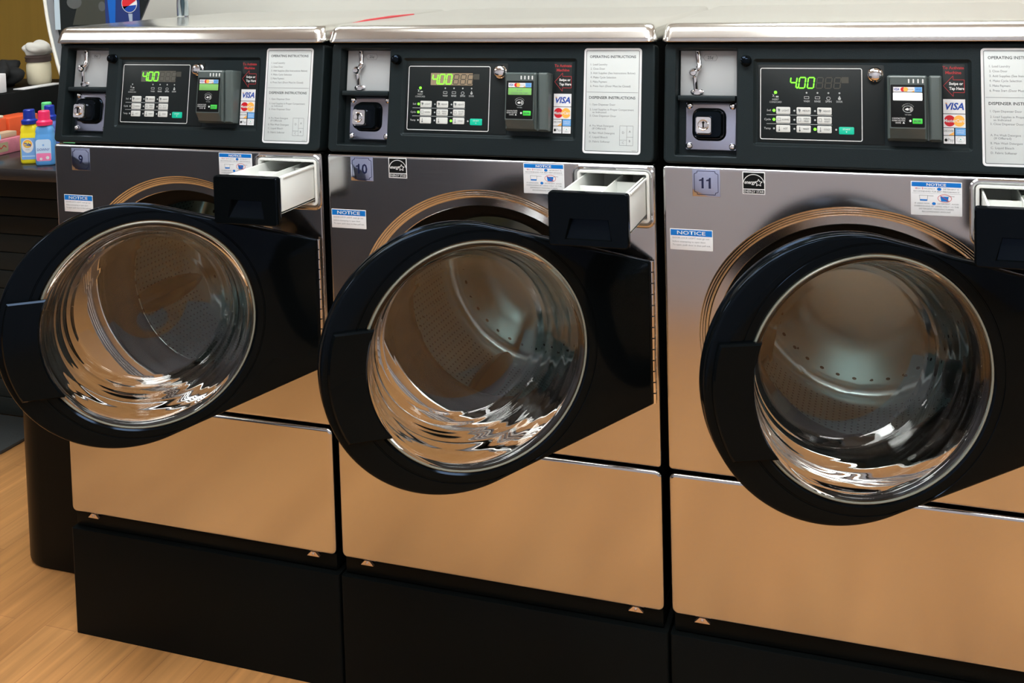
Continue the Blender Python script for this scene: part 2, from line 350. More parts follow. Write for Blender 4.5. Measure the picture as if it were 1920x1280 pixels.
def make_door(root, off, theta):
    ca = atan2(.130, DC_S); A = sorted([2 * pi * k / 144 for k in range(144)] + [ca, 2 * pi - ca]); R = [hull_r(a) for a in A]
    cx = -DC_S
    def lp(rfun, t): return [(cx + rfun(i) * cos(a), t(i) if callable(t) else t, rfun(i) * sin(a)) for i, a in enumerate(A)]
    def th(i): x = cx + R[i] * cos(A[i]); return min(1, .22 + max(0, -x) / .13 * .78)
    k = lambda v: (lambda i: v)
    ins = lambda d: (lambda i: R[i] - d)
    T = .046
    loops = [lp(k(.1985), T * .55), lp(k(.1985), .008), lp(k(.2000), .002), lp(k(.2030), .0), lp(k(.2145), .0), lp(k(.2155), .0014), lp(k(.2170), .0014), lp(k(.2180), 0),
             lp(ins(.0065), 0), lp(ins(.0035), lambda i: .0006), lp(ins(.0012), lambda i: .0022), lp(ins(0), lambda i: .0045), lp(ins(0), lambda i: .0045 + .010 * th(i)), lp(ins(.0035), lambda i: .0045 + .0125 * th(i)), lp(ins(.0035), lambda i: .0045 + .0165 * th(i)), lp(ins(0), lambda i: .0045 + .019 * th(i)),
             lp(ins(0), lambda i: T * .62 * th(i)), lp(ins(.004), lambda i: T * .85 * th(i)), lp(ins(.014), lambda i: T * th(i)), lp(k(.214), lambda i: T * th(i)), lp(k(.1985), T * .55)]
    bm = bmesh.new(); loft(bm, loops)
    bmesh.ops.remove_doubles(bm, verts=bm.verts, dist=1e-5)
    door = obj('door', bm, BLKG, root, (off[0] + HINGE_X, off[1] + HINGE_Y, off[2] + DC_Z), (0, 0, theta), angle=30)
    door['label'] = 'round glossy black door swung open'
    Mg = Matrix.Translation((cx, 0, 0)) @ Matrix.Rotation(radians(-90), 4, 'X')       # local Z -> +y (towards the drum)
    bm = bmesh.new()
    def dense(P, amp, w, ph):
        out = []; acc = 0
        for (r0, h0), (r1, h1) in zip(P, P[1:]):
            l = math.hypot(r1 - r0, h1 - h0); n = max(1, int(l / .0035)); nx, nh = (h1 - h0) / l, -(r1 - r0) / l
            for k in range(n):
                t = k / n; q = acc + l * t; e_ = amp * sin(q * w + ph) * max(0, min(1, (q - .015) / .02, (r0 - .148) / .012)); out.append((r0 + (r1 - r0) * t + nx * e_, h0 + (h1 - h0) * t + nh * e_))
            acc += l
        return out + [P[-1]]
    lathe(bm, dense([(.1975, .003), (.193, .0012), (.189, .003), (.1845, .012), (.176, .045), (.164, .088), (.156, .106), (.143, .119), (.12, .126), (.07, .1305), (.02, .132)], .00013, 300, .4) + [(0, .132)], Mg, 160)
    lathe(bm, [(0, .1385)] + dense([(.02, .1385), (.071, .137), (.122, .1325), (.148, .125), (.163, .110), (.171, .090), (.183, .047), (.1905, .018), (.194, .012), (.1975, .012), (.1975, .003)], .00018, 190, 1.7)[:-1] + [(.1975, .003)], Mg, 160)
    bmesh.ops.remove_doubles(bm, verts=bm.verts, dist=1e-5)
    g = obj('door_glass', bm, GLASS, door, angle=60); g['label'] = 'deep clear glass bowl of the door'
    bm = bmesh.new(); lathe(bm, [(.1990, .004), (.1985, .0008), (.1970, -.0004), (.1952, .0004), (.1948, .0022), (.1960, .004)], Mg, 128); o = obj('glass_rim', bm, mat('satin_rim', (.20, .21, .175), .25), door); o['label'] = 'thin pale rim round the glass'
    # handle: raised grip plate on the free side
    bm = bmesh.new(); rows = []
    zs = [.072 - (.072 + .114) * j / 14 for j in range(15)]
    fi = []; fo = []
    for z in zs:
        xi = cx - sqrt(max(.1895 ** 2 - z * z, 0)); xo = None
        ex = -.360 - .230 * sqrt(max(0, 1 - (z / .232) ** 2)) + .013; fi.append((xi, z)); fo.append((ex, z))
    def row(ins_, y): return [(a[0] - ins_, y, a[1]) for a in fi], [(a[0] + ins_, y, a[1]) for a in fo]
    for ins_, y in ((0, -.0003), (0, -.007), (.003, -.010)):
        a, b = row(ins_, y); zz = ins_
        lpz = a + b[::-1]; lpz = [(p[0], p[1], min(max(p[2], -.114 + zz), .072 - zz)) for p in lpz]; rows.append(lpz)
    loft(bm, rows)
    top = rows[-1]; n = 15; vs = bm.verts; bm.verts.ensure_lookup_table(); tv = bm.verts[-30:]
    for j in range(14): bm.faces.new((tv[j], tv[j + 1], tv[29 - j - 1], tv[29 - j]))
    h = obj('door_handle', bm, BLKG, door, angle=30); h['label'] = 'raised black finger grip on the free edge of the door'
    # hinge
    bm = bmesh.new(); n = 13
    for j in range(n):
        z0 = -.13 + .26 * j / n; tube(bm, [(.003, .004, z0 + .0012), (.003, .004, z0 + .26 / n - .0012)], .0036, 10)
    box(bm, -.010, .0075, -.13, .000, .0090, .13)
    h = obj('hinge', bm, CHROME, door); h['label'] = 'slim bright piano hinge'
    return door

def make_washer(idx, number, theta, drawer_out, lcd, disp_mat, label, lift_rot):
    ox = idx * W
    root = empty('washing_machine', (ox + W / 2, .35, .2405)); tag(root, label, 'washing machine', 'front-loading washers in the row')
    off = (-W / 2, -.35, -.2405)
    def part(name, bm, m, parent=None, lab=None, **k):
        o = obj(name, bm, m, parent or root, (0, 0, 0) if parent else off, **k)
        if lab: o['label'] = lab
        return o
    # --- cabinet
    bm = bmesh.new(); 
    box(bm, .012, .44, .2777, W - .012, .68, 1.3155); box(bm, .012, .02, .2777, .022, .45, 1.09); box(bm, W - .022, .02, .2777, W - .012, .45, 1.09); box(bm, .012, .06, 1.09, W - .012, .45, 1.3155); box(bm, .012, .02, .2777, W - .012, .45, .50)
    part('cabinet', bm, BLKM)
    bm = bmesh.new(); box(bm, .010, .010, .2415, W - .010, .66, .277, .003)
    part('base_rail', bm, BLKPAINT)
    # --- top cap: steel tray with rounded front and sides
    bm = bmesh.new(); L = []
    x0, x1, y0, y1 = .0045, W - .0045, .018, .685
    for d, z in ((.006, ZCB + .004), (.003, ZCB), (.0006, ZCB + .0006), (0, ZCB + .002), (.0026, ZCB + .009), (.0062, ZCB + .0185), (.0085, ZCB + .0238), (.0116, ZCB + .0278), (.0155, ZCB + .0308), (.0205, ZCB + .0326), (.027, ZCT)):
        r_ = .018
        pts = rr(x0, y0, x1, y1, r_, 5)
        q = []
        for a, b in pts:
            fx = 0
            a2 = a + (d * (.45 if a < .335 else -.45)) ; b2 = b + (d if b < .35 else -d * .3)
            q.append((a2, b2, z))
        L.append(q)
    loft(bm, L, cap1=True); part('top_cap', bm, STEELTOP, lab='brushed steel top with rounded front edge', angle=45)
    # --- steel panels
    def bevel_plate(bm, u0, v0, u1, v1, r, holes, M, b=.005):
        prof = [(b, 0), (b * .62, -b * .08), (b * .29, -b * .29), (b * .08, -b * .62), (0, -b), (0, -.014)]
        flat_fill(bm, [rr(u0, v0, u1, v1, r, 6, -b)] + holes, M)
        loft(bm, [P3(M, rr(u0, v0, u1, v1, r, 6, -d), h) for d, h in prof])
    bm = bmesh.new(); ux0, ux1 = .0065, W - .0065
    bevel_plate(bm, ux0, .5462, ux1, ZT, .007, [circ(DX, DZ, .2665 - .0245, 128, .2665), rr(.5185, .9925, .6535, 1.0865, .008, 6)], MP)
    # embossed ring
    loft(bm, [P3(MP, circ(DX, DZ, r_ - .0245, 128, r_), h) for r_, h in ((.2665, 0), (.2652, -.0010), (.2640, -.0013), (.2622, -.0014), (.2610, -.0024), (.2600, -.0027), (.2582, -.0028), (.2570, -.0038), (.2560, -.0041), (.2546, -.0042), (.2530, -.0056), (.2515, -.0062), (.249, -.0064), (.236, -.0066))])
    loft(bm, [P3(MP, circ(DX, DZ, r_ - .0245, 128, r_), h) for r_, h in ((.236, -.0066), (.2345, -.008), (.2335, -.014))])
    # embossed lip round the drawer opening
    loft(bm, [P3(MP, rr(.5185, .9925, .6535, 1.0865, .008, 6, d), h) for d, h in ((.0088, 0), (.0065, .0020), (.004, .0024), (.0015, .0010), (0, -.001), (0, -.010))])
    part('front_panel', bm, STEEL, lab='brushed stainless upper panel with embossed ring', angle=20)
    bm = bmesh.new(); bevel_plate(bm, ux0, ZB, ux1, ZS - .0005, .012, [], MP, .006)
    part('lower_panel', bm, STEEL, lab='plain brushed stainless lower panel', angle=50)
    # tabs
    for tx in (.0615, .6095):
        bm = bmesh.new(); loft(bm, [[(tx - .014, .008, .2685), (tx + .014, .008, .2685), (tx + .006, .008, .2775), (tx - .006, .008, .2775)], [(tx - .014, .003, .2675), (tx + .014, .003, .2675), (tx + .005, .003, .2765), (tx - .005, .003, .2765)]], cap0=True, cap1=True)
        Mb = Matrix.Translation((tx, .003, .2725)) @ Matrix.Rotation(radians(90), 4, 'X'); lathe(bm, [(.0028, 0), (.0028, .0014), (.0016, .0024), (0, .0026)], Mb, 10)
        part('panel_clip', bm, TAB)
    # --- tub mouth, drum
    Md = Matrix.Translation((DX, 0, DZ)) @ Matrix.Rotation(radians(-90), 4, 'X')
    bm = bmesh.new(); lathe(bm, [(.2334, .009), (.2334, .013), (.228, .016), (.222, .014), (.218, .018), (.214, .030), (.204, .034), (.196, .036), (.190, .040), (.183, .043), (.1795, .050), (.179, .062), (.184, .068)], Md, 96)
    part('door_gasket', bm, RUB, lab='black rubber gasket round the drum mouth', angle=60)
    bm = bmesh.new(); prof = [(.188, .078), (.1855, .072), (.189, .066), (.203, .067), (.221, .076), (.2265, .088), (.2275, .10), (.2275, .335), (.224, .350), (.212, .358), (.200, .356), (.194, .352), (.150, .350), (.146, .346), (.10, .345), (.05, .345), (0, .345)]
    lathe(bm, [(r_, h - .06) for r_, h in prof], Matrix.Rotation(radians(-90), 4, 'X'), 96)
    drum = obj('drum', bm, DRUM, root, (off[0] + DX, off[1] + .06, off[2] + DZ), angle=50); drum['label'] = 'perforated stainless drum'
    for j in range(3):
        a = lift_rot + j * 2 * pi / 3; bm = bmesh.new(); L = []
        for t in range(9):
            y = .03 + .235 * t / 8; e_ = sin(pi * (t + .6) / 9.2) ** .6; hw = .028 * e_ + .003; hh = .052 * e_ + .002
            L.append([(x, y, -.2268 + z) for x, z in ((-hw, 0), (-hw * .8, hh * .45), (-hw * .38, hh * .85), (0, hh), (hw * .38, hh * .85), (hw * .8, hh * .45), (hw, 0))])
        loft(bm, L, closed=True, cap0=True, cap1=True); bm.transform(Matrix.Rotation(a, 4, 'Y')); obj('drum_lifter', bm, mat('dark_steel', (.07, .075, .075), .35, 1), drum, angle=60)
    # --- door
    make_door(root, off, theta)
    # --- detergent drawer
    bm = bmesh.new(); u0, v0, u1, v1 = .519, .993, .653, 1.086
    loft(bm, [P3(MP, rr(u0, v0, u1, v1, .008, 5, d), h) for d, h in ((-.0002, -.012), (-.0002, .0016), (-.0012, .0024), (-.0048, .0024), (-.006, .001), (-.007, -.01), (-.010, -.23))], cap1=True)
    part('drawer_housing', bm, WHT, lab='white plastic frame of the detergent drawer opening')
    e = drawer_out; bm = bmesh.new(); fx0, fx1, fz0, fz1 = .5085, .6475, .984, 1.0765
    # black front with a scooped pull
    MF = MP @ Matrix.Translation((0, 0, e)); loc = rr(fx0, fz0, fx1, fz1, .006, 4)
    sc = [(fx0 + .0285, fz0 + .012), (fx1 - .0285, fz0 + .012), (fx1 - .034, fz0 + .048), (fx0 + .038, fz0 + .048)]
    def scl(k, dz=0):
        cxs, cys = (fx0 + fx1) / 2, fz0 + .03; return [(cxs + (a - cxs) * k, cys + (b - cys) * k + dz) for a, b in sc]
    flat_fill(bm, [rr(fx0, fz0, fx1, fz1, .006, 4, -.0025), sc], MF)
    loft(bm, [P3(MF, rr(fx0, fz0, fx1, fz1, .006, 4, -d), h) for d, h in ((.0025, 0), (.0008, -.0008), (0, -.0025), (0, -.014), (.002, -.015))])
    flat_fill(bm, [rr(fx0, fz0, fx1, fz1, .006, 4, -.002), ], depthM(MF, -.015))
    loft(bm, [P3(MF, sc, 0), P3(MF, scl(.97), -.0015), [MF @ Vector((a, b, -.0135 if b > fz0 + .03 else -.004)) for a, b in scl(.93)]], cap1=True)
    drawer = part('detergent_drawer', bm, BLKG, lab='pulled-out detergent drawer with black front and scooped pull', angle=30)
    bm = bmesh.new(); tx0, tx1, tz0, tz1 = .5285, .6455, 1.005, 1.0745; y0 = -e + .0155; y1 = .15 ; t = .0035
    box(bm, tx0, y0, tz0, tx0 + t, y1, tz1, .0008); box(bm, tx1 - t, y0, tz0, tx1, y1, tz1, .0008); box(bm, tx0, y0, tz0, tx1, y1, tz0 + t); box(bm, tx0, y0, tz0, tx1, y0 + t, tz1, .0008); box(bm, tx0, y1 - t, tz0, tx1, y1, tz1)
    box(bm, tx0 + .058, y0, tz0, tx0 + .061, y1, tz1 - .008, .0008)                  # divider along
    box(bm, tx0, y0 + .105, tz0, tx0 + .06, y0 + .108, tz1 - .012); box(bm, tx0 + .06, y0 + .150, tz0, tx1, y0 + .153, tz1 - .012)
    box(bm, tx1 - t - .004, y0 + .012, tz1 - .004, tx1 + .003, y1, tz1, .001)             # slide rail
    # curved siphon cup
    lathe(bm, [(.020, 0), (.020, .030), (.016, .034), (.0, .034)], Matrix.Translation((tx0 + .032, y0 + .13, tz0 + .003)), 20)
    lathe(bm, [(.018, 0), (.018, .034), (.014, .038), (.0, .038)], Matrix.Translation((tx0 + .088, y0 + .125, tz0 + .003)), 20)
    o = obj('drawer_tray', bm, WHT, drawer); o['label'] = 'white plastic tray with compartments'

    # --- control console
    bm = bmesh.new(); c0, c1 = .0085, W - .0085
    RC = (.0275, .0115, .1385, .2045, .004); RK = (.1645, .0335, .5165, .1845, .006)
    holes = [rr(*RC, 5), rr(*RK, 5)]
    flat_fill(bm, [rr(c0, -.001, c1, CH - .002, .010, 6, -.004)] + holes, MC)
    loft(bm, [P3(MC, rr(c0, -.001, c1, CH - .002, .010, 6, -d), h) for d, h in ((.004, 0), (.0022, -.0004), (.0008, -.0016), (0, -.004), (0, -.034))])
    loft(bm, [P3(MC, rr(*RC, 5, d), h) for d, h in ((0, 0), (-.0012, -.0006), (-.002, -.002), (-.0045, -.026))], cap1=True)
    loft(bm, [P3(MC, rr(*RK, 5, d), h) for d, h in ((0, 0), (-.0012, -.0006), (-.002, -.0018), (-.006, -.0045))], cap1=True)
    console = part('control_console', bm, BLK, lab='black plastic control console', angle=30)
    bm = bmesh.new(); box(bm, .032, .110, -.024, .134, .1195, -.004, .002, M=MC); part('console_divider', bm, BLK)
    # knob
    bm = bmesh.new(); lathe(bm, [(.0100, 0), (.0100, .003), (.0088, .004), (.0095, .009), (.0080, .0135), (.004, .0158), (0, .0163)], MC @ Matrix.Translation((.1525, .1805, 0)), 28); part('round_knob', bm, BLKG, lab='small glossy black round knob')
    # coin slot
    MQ = depthM(MC, -.0235)
    cs = plateobj('coin_slot_plate', MQ, .034, .1200, .1345, .2005, .001, .003, PLATEG, root, loc=off); cs['label'] = 'light grey coin slot plate'
    MQ2 = depthM(MQ, .003)
    bm = bmesh.new()
    tube(bm, [MQ2 @ Vector(p) for p in ((.0655, .1985, .004), (.0668, .186, .005), (.0690, .175, .006), (.0690, .169, .008), (.0655, .1665, .009))], .0050, 10)
    lathe(bm, [(.0, -.009), (.005, -.0078), (.0085, -.003), (.0088, 0), (.0085, .003), (.005, .0078), (0, .009)], MQ2 @ Matrix.Translation((.0590, .1600, .008)), 20)
    tube(bm, [MQ2 @ Vector(p) for p in ((.0610, .153, .006), (.0620, .143, .0045), (.0635, .129, .004))], .0050, 10)
    lathe(bm, [(.0118, 0), (.0118, .002), (.009, .004), (0, .0045)], MQ2 @ Matrix.Translation((.0645, .1262, 0)) @ Matrix.Scale(.55, 4, (0, 1, 0)), 20)
    o = obj('coin_chute', bm, CHROME, cs); o['label'] = 'chrome coin chute'
    a = Art(depthM(MQ2, .009)); a.poly(BLKM, [(.0640, .1975), (.0672, .1975), (.0704, .175), (.0674, .175)], 1); a.build('coin_slit', cs); a = Art(depthM(MQ2, .009)); a.poly(BLKM, [(.0610, .152), (.0648, .152), (.0664, .131), (.0626, .131)], 1); a.build('coin_slit', cs); a = Art(MQ2)
    oct_ = [(.0745, .188), (.078, .194), (.097, .194), (.1005, .188), (.097, .182), (.078, .182)]; a.poly(INKG, oct_, 1); a.poly(PLATEG, [(.0875 + (x - .0875) * .95, .188 + (y - .188) * .92) for x, y in oct_], 2); a.text(INK, '25¢', .0875, .1855, .0052, al='c', L=3, bold=.01)
    a.build('price_mark', cs)
    # coin box lock
    MK = depthM(MC, -.0225); lk = plateobj('lock_plate', MK, .0445, .0235, .1345, .1085, .003, .0035, STEELDK, root, loc=off); lk['label'] = 'bluish steel coin box lock plate'
    MK2 = depthM(MK, .0035); bm = bmesh.new(); lc = (.0865, .0690)
    loft(bm, [P3(MK2, rr(lc[0] - .027, lc[1] - .026, lc[0] + .027, lc[1] + .026, .012, 5, d), h) for d, h in ((.003, 0), (.002, .0015), (0, .003), (-.001, .016), (-.004, .020))], cap1=True); obj('lock_housing', bm, BLKG, lk)
    bm = bmesh.new(); q0 = (lc[0] - .020, lc[1] - .018, lc[0] + .010, lc[1] + .014)
    loft(bm, [P3(MK2, rr(*q0, .006, 5, d), h) for d, h in ((0, .019), (0, .030), (-.002, .034))], cap1=True)
    lathe(bm, [(.0098, 0), (.0098, .0025), (.0085, .0035), (.0070, .0028), (0, .0028)], MK2 @ Matrix.Translation((lc[0] - .005, lc[1] - .002, .034)), 24); o = obj('lock_cylinder', bm, CHROME, lk); o['label'] = 'chrome lock cylinder'
    a = Art(depthM(MK2, .0371)); a.rect(BLKM, lc[0] - .0062, lc[1] - .0065, lc[0] - .0038, lc[1] + .0015, 1); a.disc(BLKM, lc[0] - .005, lc[1] + .002, .0022, 1); a.build('keyhole', lk)
    for sx, sy in ((.0515, .1015), (.1275, .1015), (.0515, .0305), (.1275, .0305)):
        bm = bmesh.new(); lathe(bm, [(.0062, 0), (.006, .002), (.0045, .0038), (.002, .0046), (0, .0048)], MK2 @ Matrix.Translation((sx, sy, 0)), 16); obj('screw', bm, CHROME, lk)
    # round bright lock beside the reader
    MR = depthM(MC, -.0045)
    bm = bmesh.new(); lathe(bm, [(.0125, 0), (.0125, .003), (.0105, .0045), (.0110, .010), (.0100, .0125), (.0070, .0142), (.003, .0148), (0, .0149)], MR @ Matrix.Translation((.3665, .1585, 0)), 28); part('panel_lock', bm, CHROME, lab='round bright cam lock')
    # keypad membrane
    kp = plateobj('keypad', MR, .172, .0405, .381, .1745, .003, .0006, MEMB, root, loc=off, bev=.0001); kp['label'] = 'flat black keypad with printed legends'
    a = Art(depthM(MR, .0006)); a.frame(PRW, .1765, .0455, .3455, .1690, .0013, .0035, 1)
    # display
    if disp_mat: a.rect(disp_mat, .2235, .1322, .3100, .1555, 1, .001)
    gx, gv, dw, dh = .2265, .1345, .0102, .0182
    for k in (3, 4, 5): digit(a, GHOST, 'abcdefg', gx + k * .0145, gv, dw, dh, .0018, 2)
    digit(a, GREEN, 'fgbc', gx, gv, dw, dh, .0020, 4); a.disc(GREEN, gx + .0125, gv + .0005, .0015, 4)
    digit(a, GREEN, 'abcdef', gx + .0145, gv, dw, dh, .0020, 4); digit(a, GREEN, 'abcdef', gx + .029, gv, dw, dh, .0020, 4)
    a.rect(GHOST, .3120, .1435, .3235, .1540, 1)
    led = {'on': GREEN, 'off': PRG}
    a.disc(GREEN if idx else PRG, .2025, .1265, .0026 if idx else .0016, 2)
    a.line(PRG, [(.1975, .1235), (.2005, .1185)], .0008); a.line(PRG, [(.1975, .1190), (.2005, .1230)], .0008); a.rect(PRG, .2030, .1180, .2075, .1205, 1)
    a.text(PRG, 'INSERT', .2025, .1130, .0030, .011, 'c', 1); a.text(PRG, 'COINS/CARD', .2025, .1085, .0030, .0205, 'c', 1)
    for k, (u, tx) in enumerate(((.2545, 'WASH'), (.2725, 'RINSE'), (.2905, 'SPIN'), (.3085, 'DOOR'))):
        a.disc(PRG, u, .1265, .0015, 2); a.text(PRG, tx, u, .1105, .0032, .010, 'c', 1, bold=.02)
        if k < 2: a.frame(PRG, u - .0042, .1160, u + .0042, .1205, .0008, .0006, 1)
        elif k == 2: a.ring(PRG, circ(u, .1175, .003, 14, .0035), circ(u, .1175, .0021, 14, .0026), 1)
        else: a.disc(PRG, u, .1172, .0024, 1); a.poly(PRG, [(u - .0018, .1185), (u + .0018, .1185), (u, .1225)], 1)
    for v in (.0880, .0725): a.line(PRG, [(.1875, v), (.2965, v)], .0008)
    onset = {(0, 0), (0, 1), (2, 2)} if idx == 2 else ({(0, 0), (0, 1), (2, 2)} if idx == 1 else set())
    for r_, (v, tx) in enumerate(((.0955, 'Soil'), (.0800, 'Cycle'), (.0645, 'Temp'))):
        a.text(PRG, tx, .1945, v - .0015, .0034, al='r', L=1, bold=.01)
        for c_ in range(3): 
            u = .2000 + c_ * .0342; on = (c_, r_) in onset; a.disc(GREEN if on else PRG, u, v, .0024 if on else .0016, 2)
    a.disc(PRG, .3030, .0645, .0016, 2); a.build('keypad_legend', kp)
    names = (('LIGHT', 'MEDIUM', 'HEAVY'), ('NORMAL', 'PERM\nPRESS', 'DELICATES\nKNIT'), ('HOT', 'WARM', 'COLD'))
    for r_, v in enumerate((.0955, .0800, .0645)):
        for c_ in range(3):
            u = .2155 + c_ * .0342
            bt = plateobj('key_button', depthM(MR, .0006), u - .0118, v - .0061, u + .0118, v + .0061, .0018, .0009, KEY, kp)
            a = Art(depthM(MR, .0016)); T = names[r_][c_]
            if not (idx == 1 and r_ == 2 and c_ < 2):
                if '\n' in T:
                    p, q = T.split('\n'); w_ = .0125 if len(p) < 6 else .0135; a.text(INK, p, u + .0045, v + .0008, .0026, w_ * .75, 'c', 1); a.text(INK, q, u + .0045, v - .0034, .0026, w_ * .6, 'c', 1)
                else: a.text(INK, T, u + .0040, v - .0014, .0031, min(.0118, .0024 * len(T)), 'c', 1)
            if r_ == 0: a.disc(INKG, u - .0070, v + .001, .0022, 1, 10); a.line(INK, [(u - .0095, v + .003), (u - .0065, v + .0015), (u - .0070, v - .0028)], .0009, 2)
            elif r_ == 1: a.frame(INKG, u - .0095, v - .0028, u - .0045, v + .0030, .0006, .0006, 1)
            else: a.line(INK if c_ < 2 else INKG, [(u - .0065, v + .0036), (u - .0065, v - .0025)], .0009, 1); a.disc(INK if c_ < 2 else INKG, u - .0065, v - .0028, .0014, 1, 8)
            a.build('key_legend', bt) if False else a.build('key_legend', kp)
    st = plateobj('start_button', depthM(MR, .0006), .3075, .0570, .3320, .0695, .0018, .0009, TEAL, kp); st['label'] = 'teal start button'
    a = Art(depthM(MR, .0016)); a.text(PRW, 'START', .3198, .0640, .0028, .012, 'c', 1); a.poly(PRW, [(.3185, .0620), (.3210, .0620), (.3198, .0597)], 1); a.build('key_legend', kp)
    # --- card reader
    bm = bmesh.new(); q = (.3850, .0480, .4475, .1560); hgt = .034
    L = [(0, 0), (0, hgt - .006), (-.0015, hgt - .0022), (-.0045, hgt)]
    def rl(d, h, low=0): 
        out = []
        for aa, bb in rr(*q, .004, 5, d):
            k = max(0, min(1, (.070 - bb) / .022)); out.append(MR @ Vector((aa, bb, h * (1 - .55 * k * k))))
        return out
    loft(bm, [rl(d, h) for d, h in L], cap1=False)
    lastn = [rl(-.0045, hgt), [MR @ Vector((aa, bb, hgt)) for aa, bb in rr(.3885, .0685, .4440, .1525, .002, 5)]]
    loft(bm, lastn, cap1=True)
    # swipe rail on the right
    def rail(d, h):
        out = []
        for aa, bb in rr(.4495, .0480, .4690, .1560, .003, 5, d):
            k = max(0, min(1, (.068 - bb) / .02)); out.append(MR @ Vector((aa, bb, h * (1 - .45 * k * k))))
        return out
    loft(bm, [rail(0, 0), rail(0, .029), rail(-.0015, .0315), rail(-.004, .0325)], cap1=True)
    box(bm, .4470, .050, 0, .4500, .154, .018, M=MR)
    rd = part('card_reader', bm, READER, lab={0: 'grey contactless card reader with a green screen', 1: 'grey contactless card reader with a green screen', 2: 'grey contactless card reader with a screen whose white glare is painted in'}[idx], angle=35)
    MS = depthM(MR, hgt)
    fp = plateobj('reader_face', MS, .3905, .0705, .4425, .1400, .0015, .0007, BLKM, rd)
    for k in range(4): 
        bm = bmesh.new(); loft(bm, [P3(MS, rr(.4175 + k * .0072, .1425, .4197 + k * .0072, .1495, .001, 3), 0), P3(MS, rr(.4175 + k * .0072, .1425, .4197 + k * .0072, .1495, .001, 3), .001)], cap1=True); obj('reader_light', bm, PRW, rd)
    sc_ = plateobj('reader_screen', depthM(MS, .0007), .3942, .1142, .4392, .1270, .001, .0006, lcd, rd)
    a = Art(depthM(MS, .0008)); v0, v1 = .1282, .1362
    a.rect(PAPER, .3945, v0, .4390, v1, 1); a.text(VBLUE, 'VISA', .3955, v0 + .0022, .0042, .0085, L=2, ital=.2, bold=.02)
    a.disc(CRED, .4095, v0 + .0041, .0037, 2); a.disc(ORG, .4137, v0 + .0041, .0037, 3); a.text(INKG, 'DISCOVER', .4175, v0 + .003, .0022, .0085, L=2); a.poly(ORG, [(.4225, v0 + .0002), (.4272, v0 + .0002), (.4272, v0 + .0028)], 2); a.rect(LBLUE, .4275, v0 + .0001, .4388, v1 - .0001, 2); a.text(VBLUE, 'AM EX', .4331, v0 + .0028, .0024, .008, 'c', 3)
    # contactless mark
    cu_, cv_ = .4170, .1000
    a.ring(PRG, circ(cu_, cv_, .0058, 28, .0080), circ(cu_, cv_, .0050, 28, .0071), 1)
    for k, r_ in enumerate((.0020, .0036, .0052)):
        arc = [(cu_ + .0005 + r_ * cos(t), cv_ + r_ * .9 * sin(t)) for t in [radians(-45 + 15 * j) for j in range(7)]]; a.line(PRW, arc, .0007, 2)
    a.poly(PRW, [(cu_ - .005, cv_ - .0006), (cu_ - .001, cv_ + .0022), (cu_ + .001, cv_ + .0012), (cu_ + .001, cv_ - .0018), (cu_ - .001, cv_ - .0022)], 2)
    for j, ch in enumerate('CONTACTLESS'): t = radians(150 - 12 * j); a.text(PRG, ch, cu_ + .0098 * cos(t), cv_ + .0088 * sin(t) - .0008, .0017, al='c', L=1)
    a.text(PRG, 'TAP HERE', cu_, cv_ - .0100, .0019, .010, 'c', 1)
    a.text(PRW, 'CONTACTLESS', .3925, .0835, .0026, .0205, L=1); a.text(PRW, 'PAYMENT SOLUTIONS', .3925, .0800, .0024, .0200, L=1); a.text(PRW, 'USONE', .3975, .0765, .0024, .0085, L=1)
    a.poly(PRW, [(.4085, .0765), (.4120, .0765), (.4102, .0795)], 1); a.disc(PRW, .4205, .0810, .0018, 2)
    if idx == 1: a2 = Art(depthM(MS, .0014)); a2.text(INKG, '$ 4.00', .4165, .1215, .0030, al='c', L=1); a2.text(INKG, 'CARD OR TAP', .4165, .1160, .0028, .032, 'c', 1); a2.build('screen_text', rd)
    a.build('reader_print', rd)
    eb = plateobj('enter_button', depthM(MS, .0008), .4240, .0765, .4390, .0850, .001, .0007, GRNB, rd); a = Art(depthM(MS, .0016)); a.text(INK, 'ENTER', .4315, .0792, .0030, .0105, 'c', 1, bold=.02); a.build('key_legend', rd)
    # --- payment stickers beside the reader
    ps = plateobj('payment_sticker', MR, .4720, .0435, .5060, .1765, .0008, .0004, MEMB, root, loc=off, bev=.0001); ps['label'] = 'sticker with red arrow and card logos'
    a = Art(depthM(MR, .0004)); cu_ = .4885
    a.text(REDD, 'To Activate', cu_, .1685, .0048, .0330, 'c', 1, bold=.03); a.text(REDD, 'Machine', cu_, .1605, .0048, .0245, 'c', 1, bold=.03)
    arrow = [(.4730, .1410), (.4880, .1575), (.4880, .1510), (.5050, .1510), (.5050, .1300), (.4880, .1300), (.4880, .1235), (.4730, .1410)]; a.line(REDD, arrow, .0009, 1)
    a.text(PRW, 'Swipe or', .4925, .1425, .0045, .0215, 'c', 1, bold=.03); a.text(PRW, 'Tap Here', .4935, .1345, .0045, .0235, 'c', 1, bold=.03)
    x0, x1 = .4722, .5058
    a.rect(PAPER, x0, .0955, x1, .1190, 1); a.text(VBLUE, 'VISA', .4755, .1020, .0110, .0285, L=2, ital=.25, bold=.03); a.poly(ORG, [(.4748, .1130), (.4775, .1130), (.4785, .1100)], 3)
    a.rect(PAPER, x0, .0725, x1, .0945, 1); a.disc(CRED, .4818, .0835, .0092, 2, 28, .0088); a.disc(ORG, .4962, .0835, .0092, 3, 28, .0088); a.text(PRW, 'MasterCard', .4890, .0812, .0052, .0320, 'c', 4, bold=.02)
    a.rect(PAPER, x0, .0600, .4882, .0717, 1); a.text(INKG, 'DISCOVER', .4727, .0655, .0032, .0150, L=2, bold=.02); a.poly(ORG, [(.4800, .0602), (.4880, .0602), (.4880, .0655)], 2)
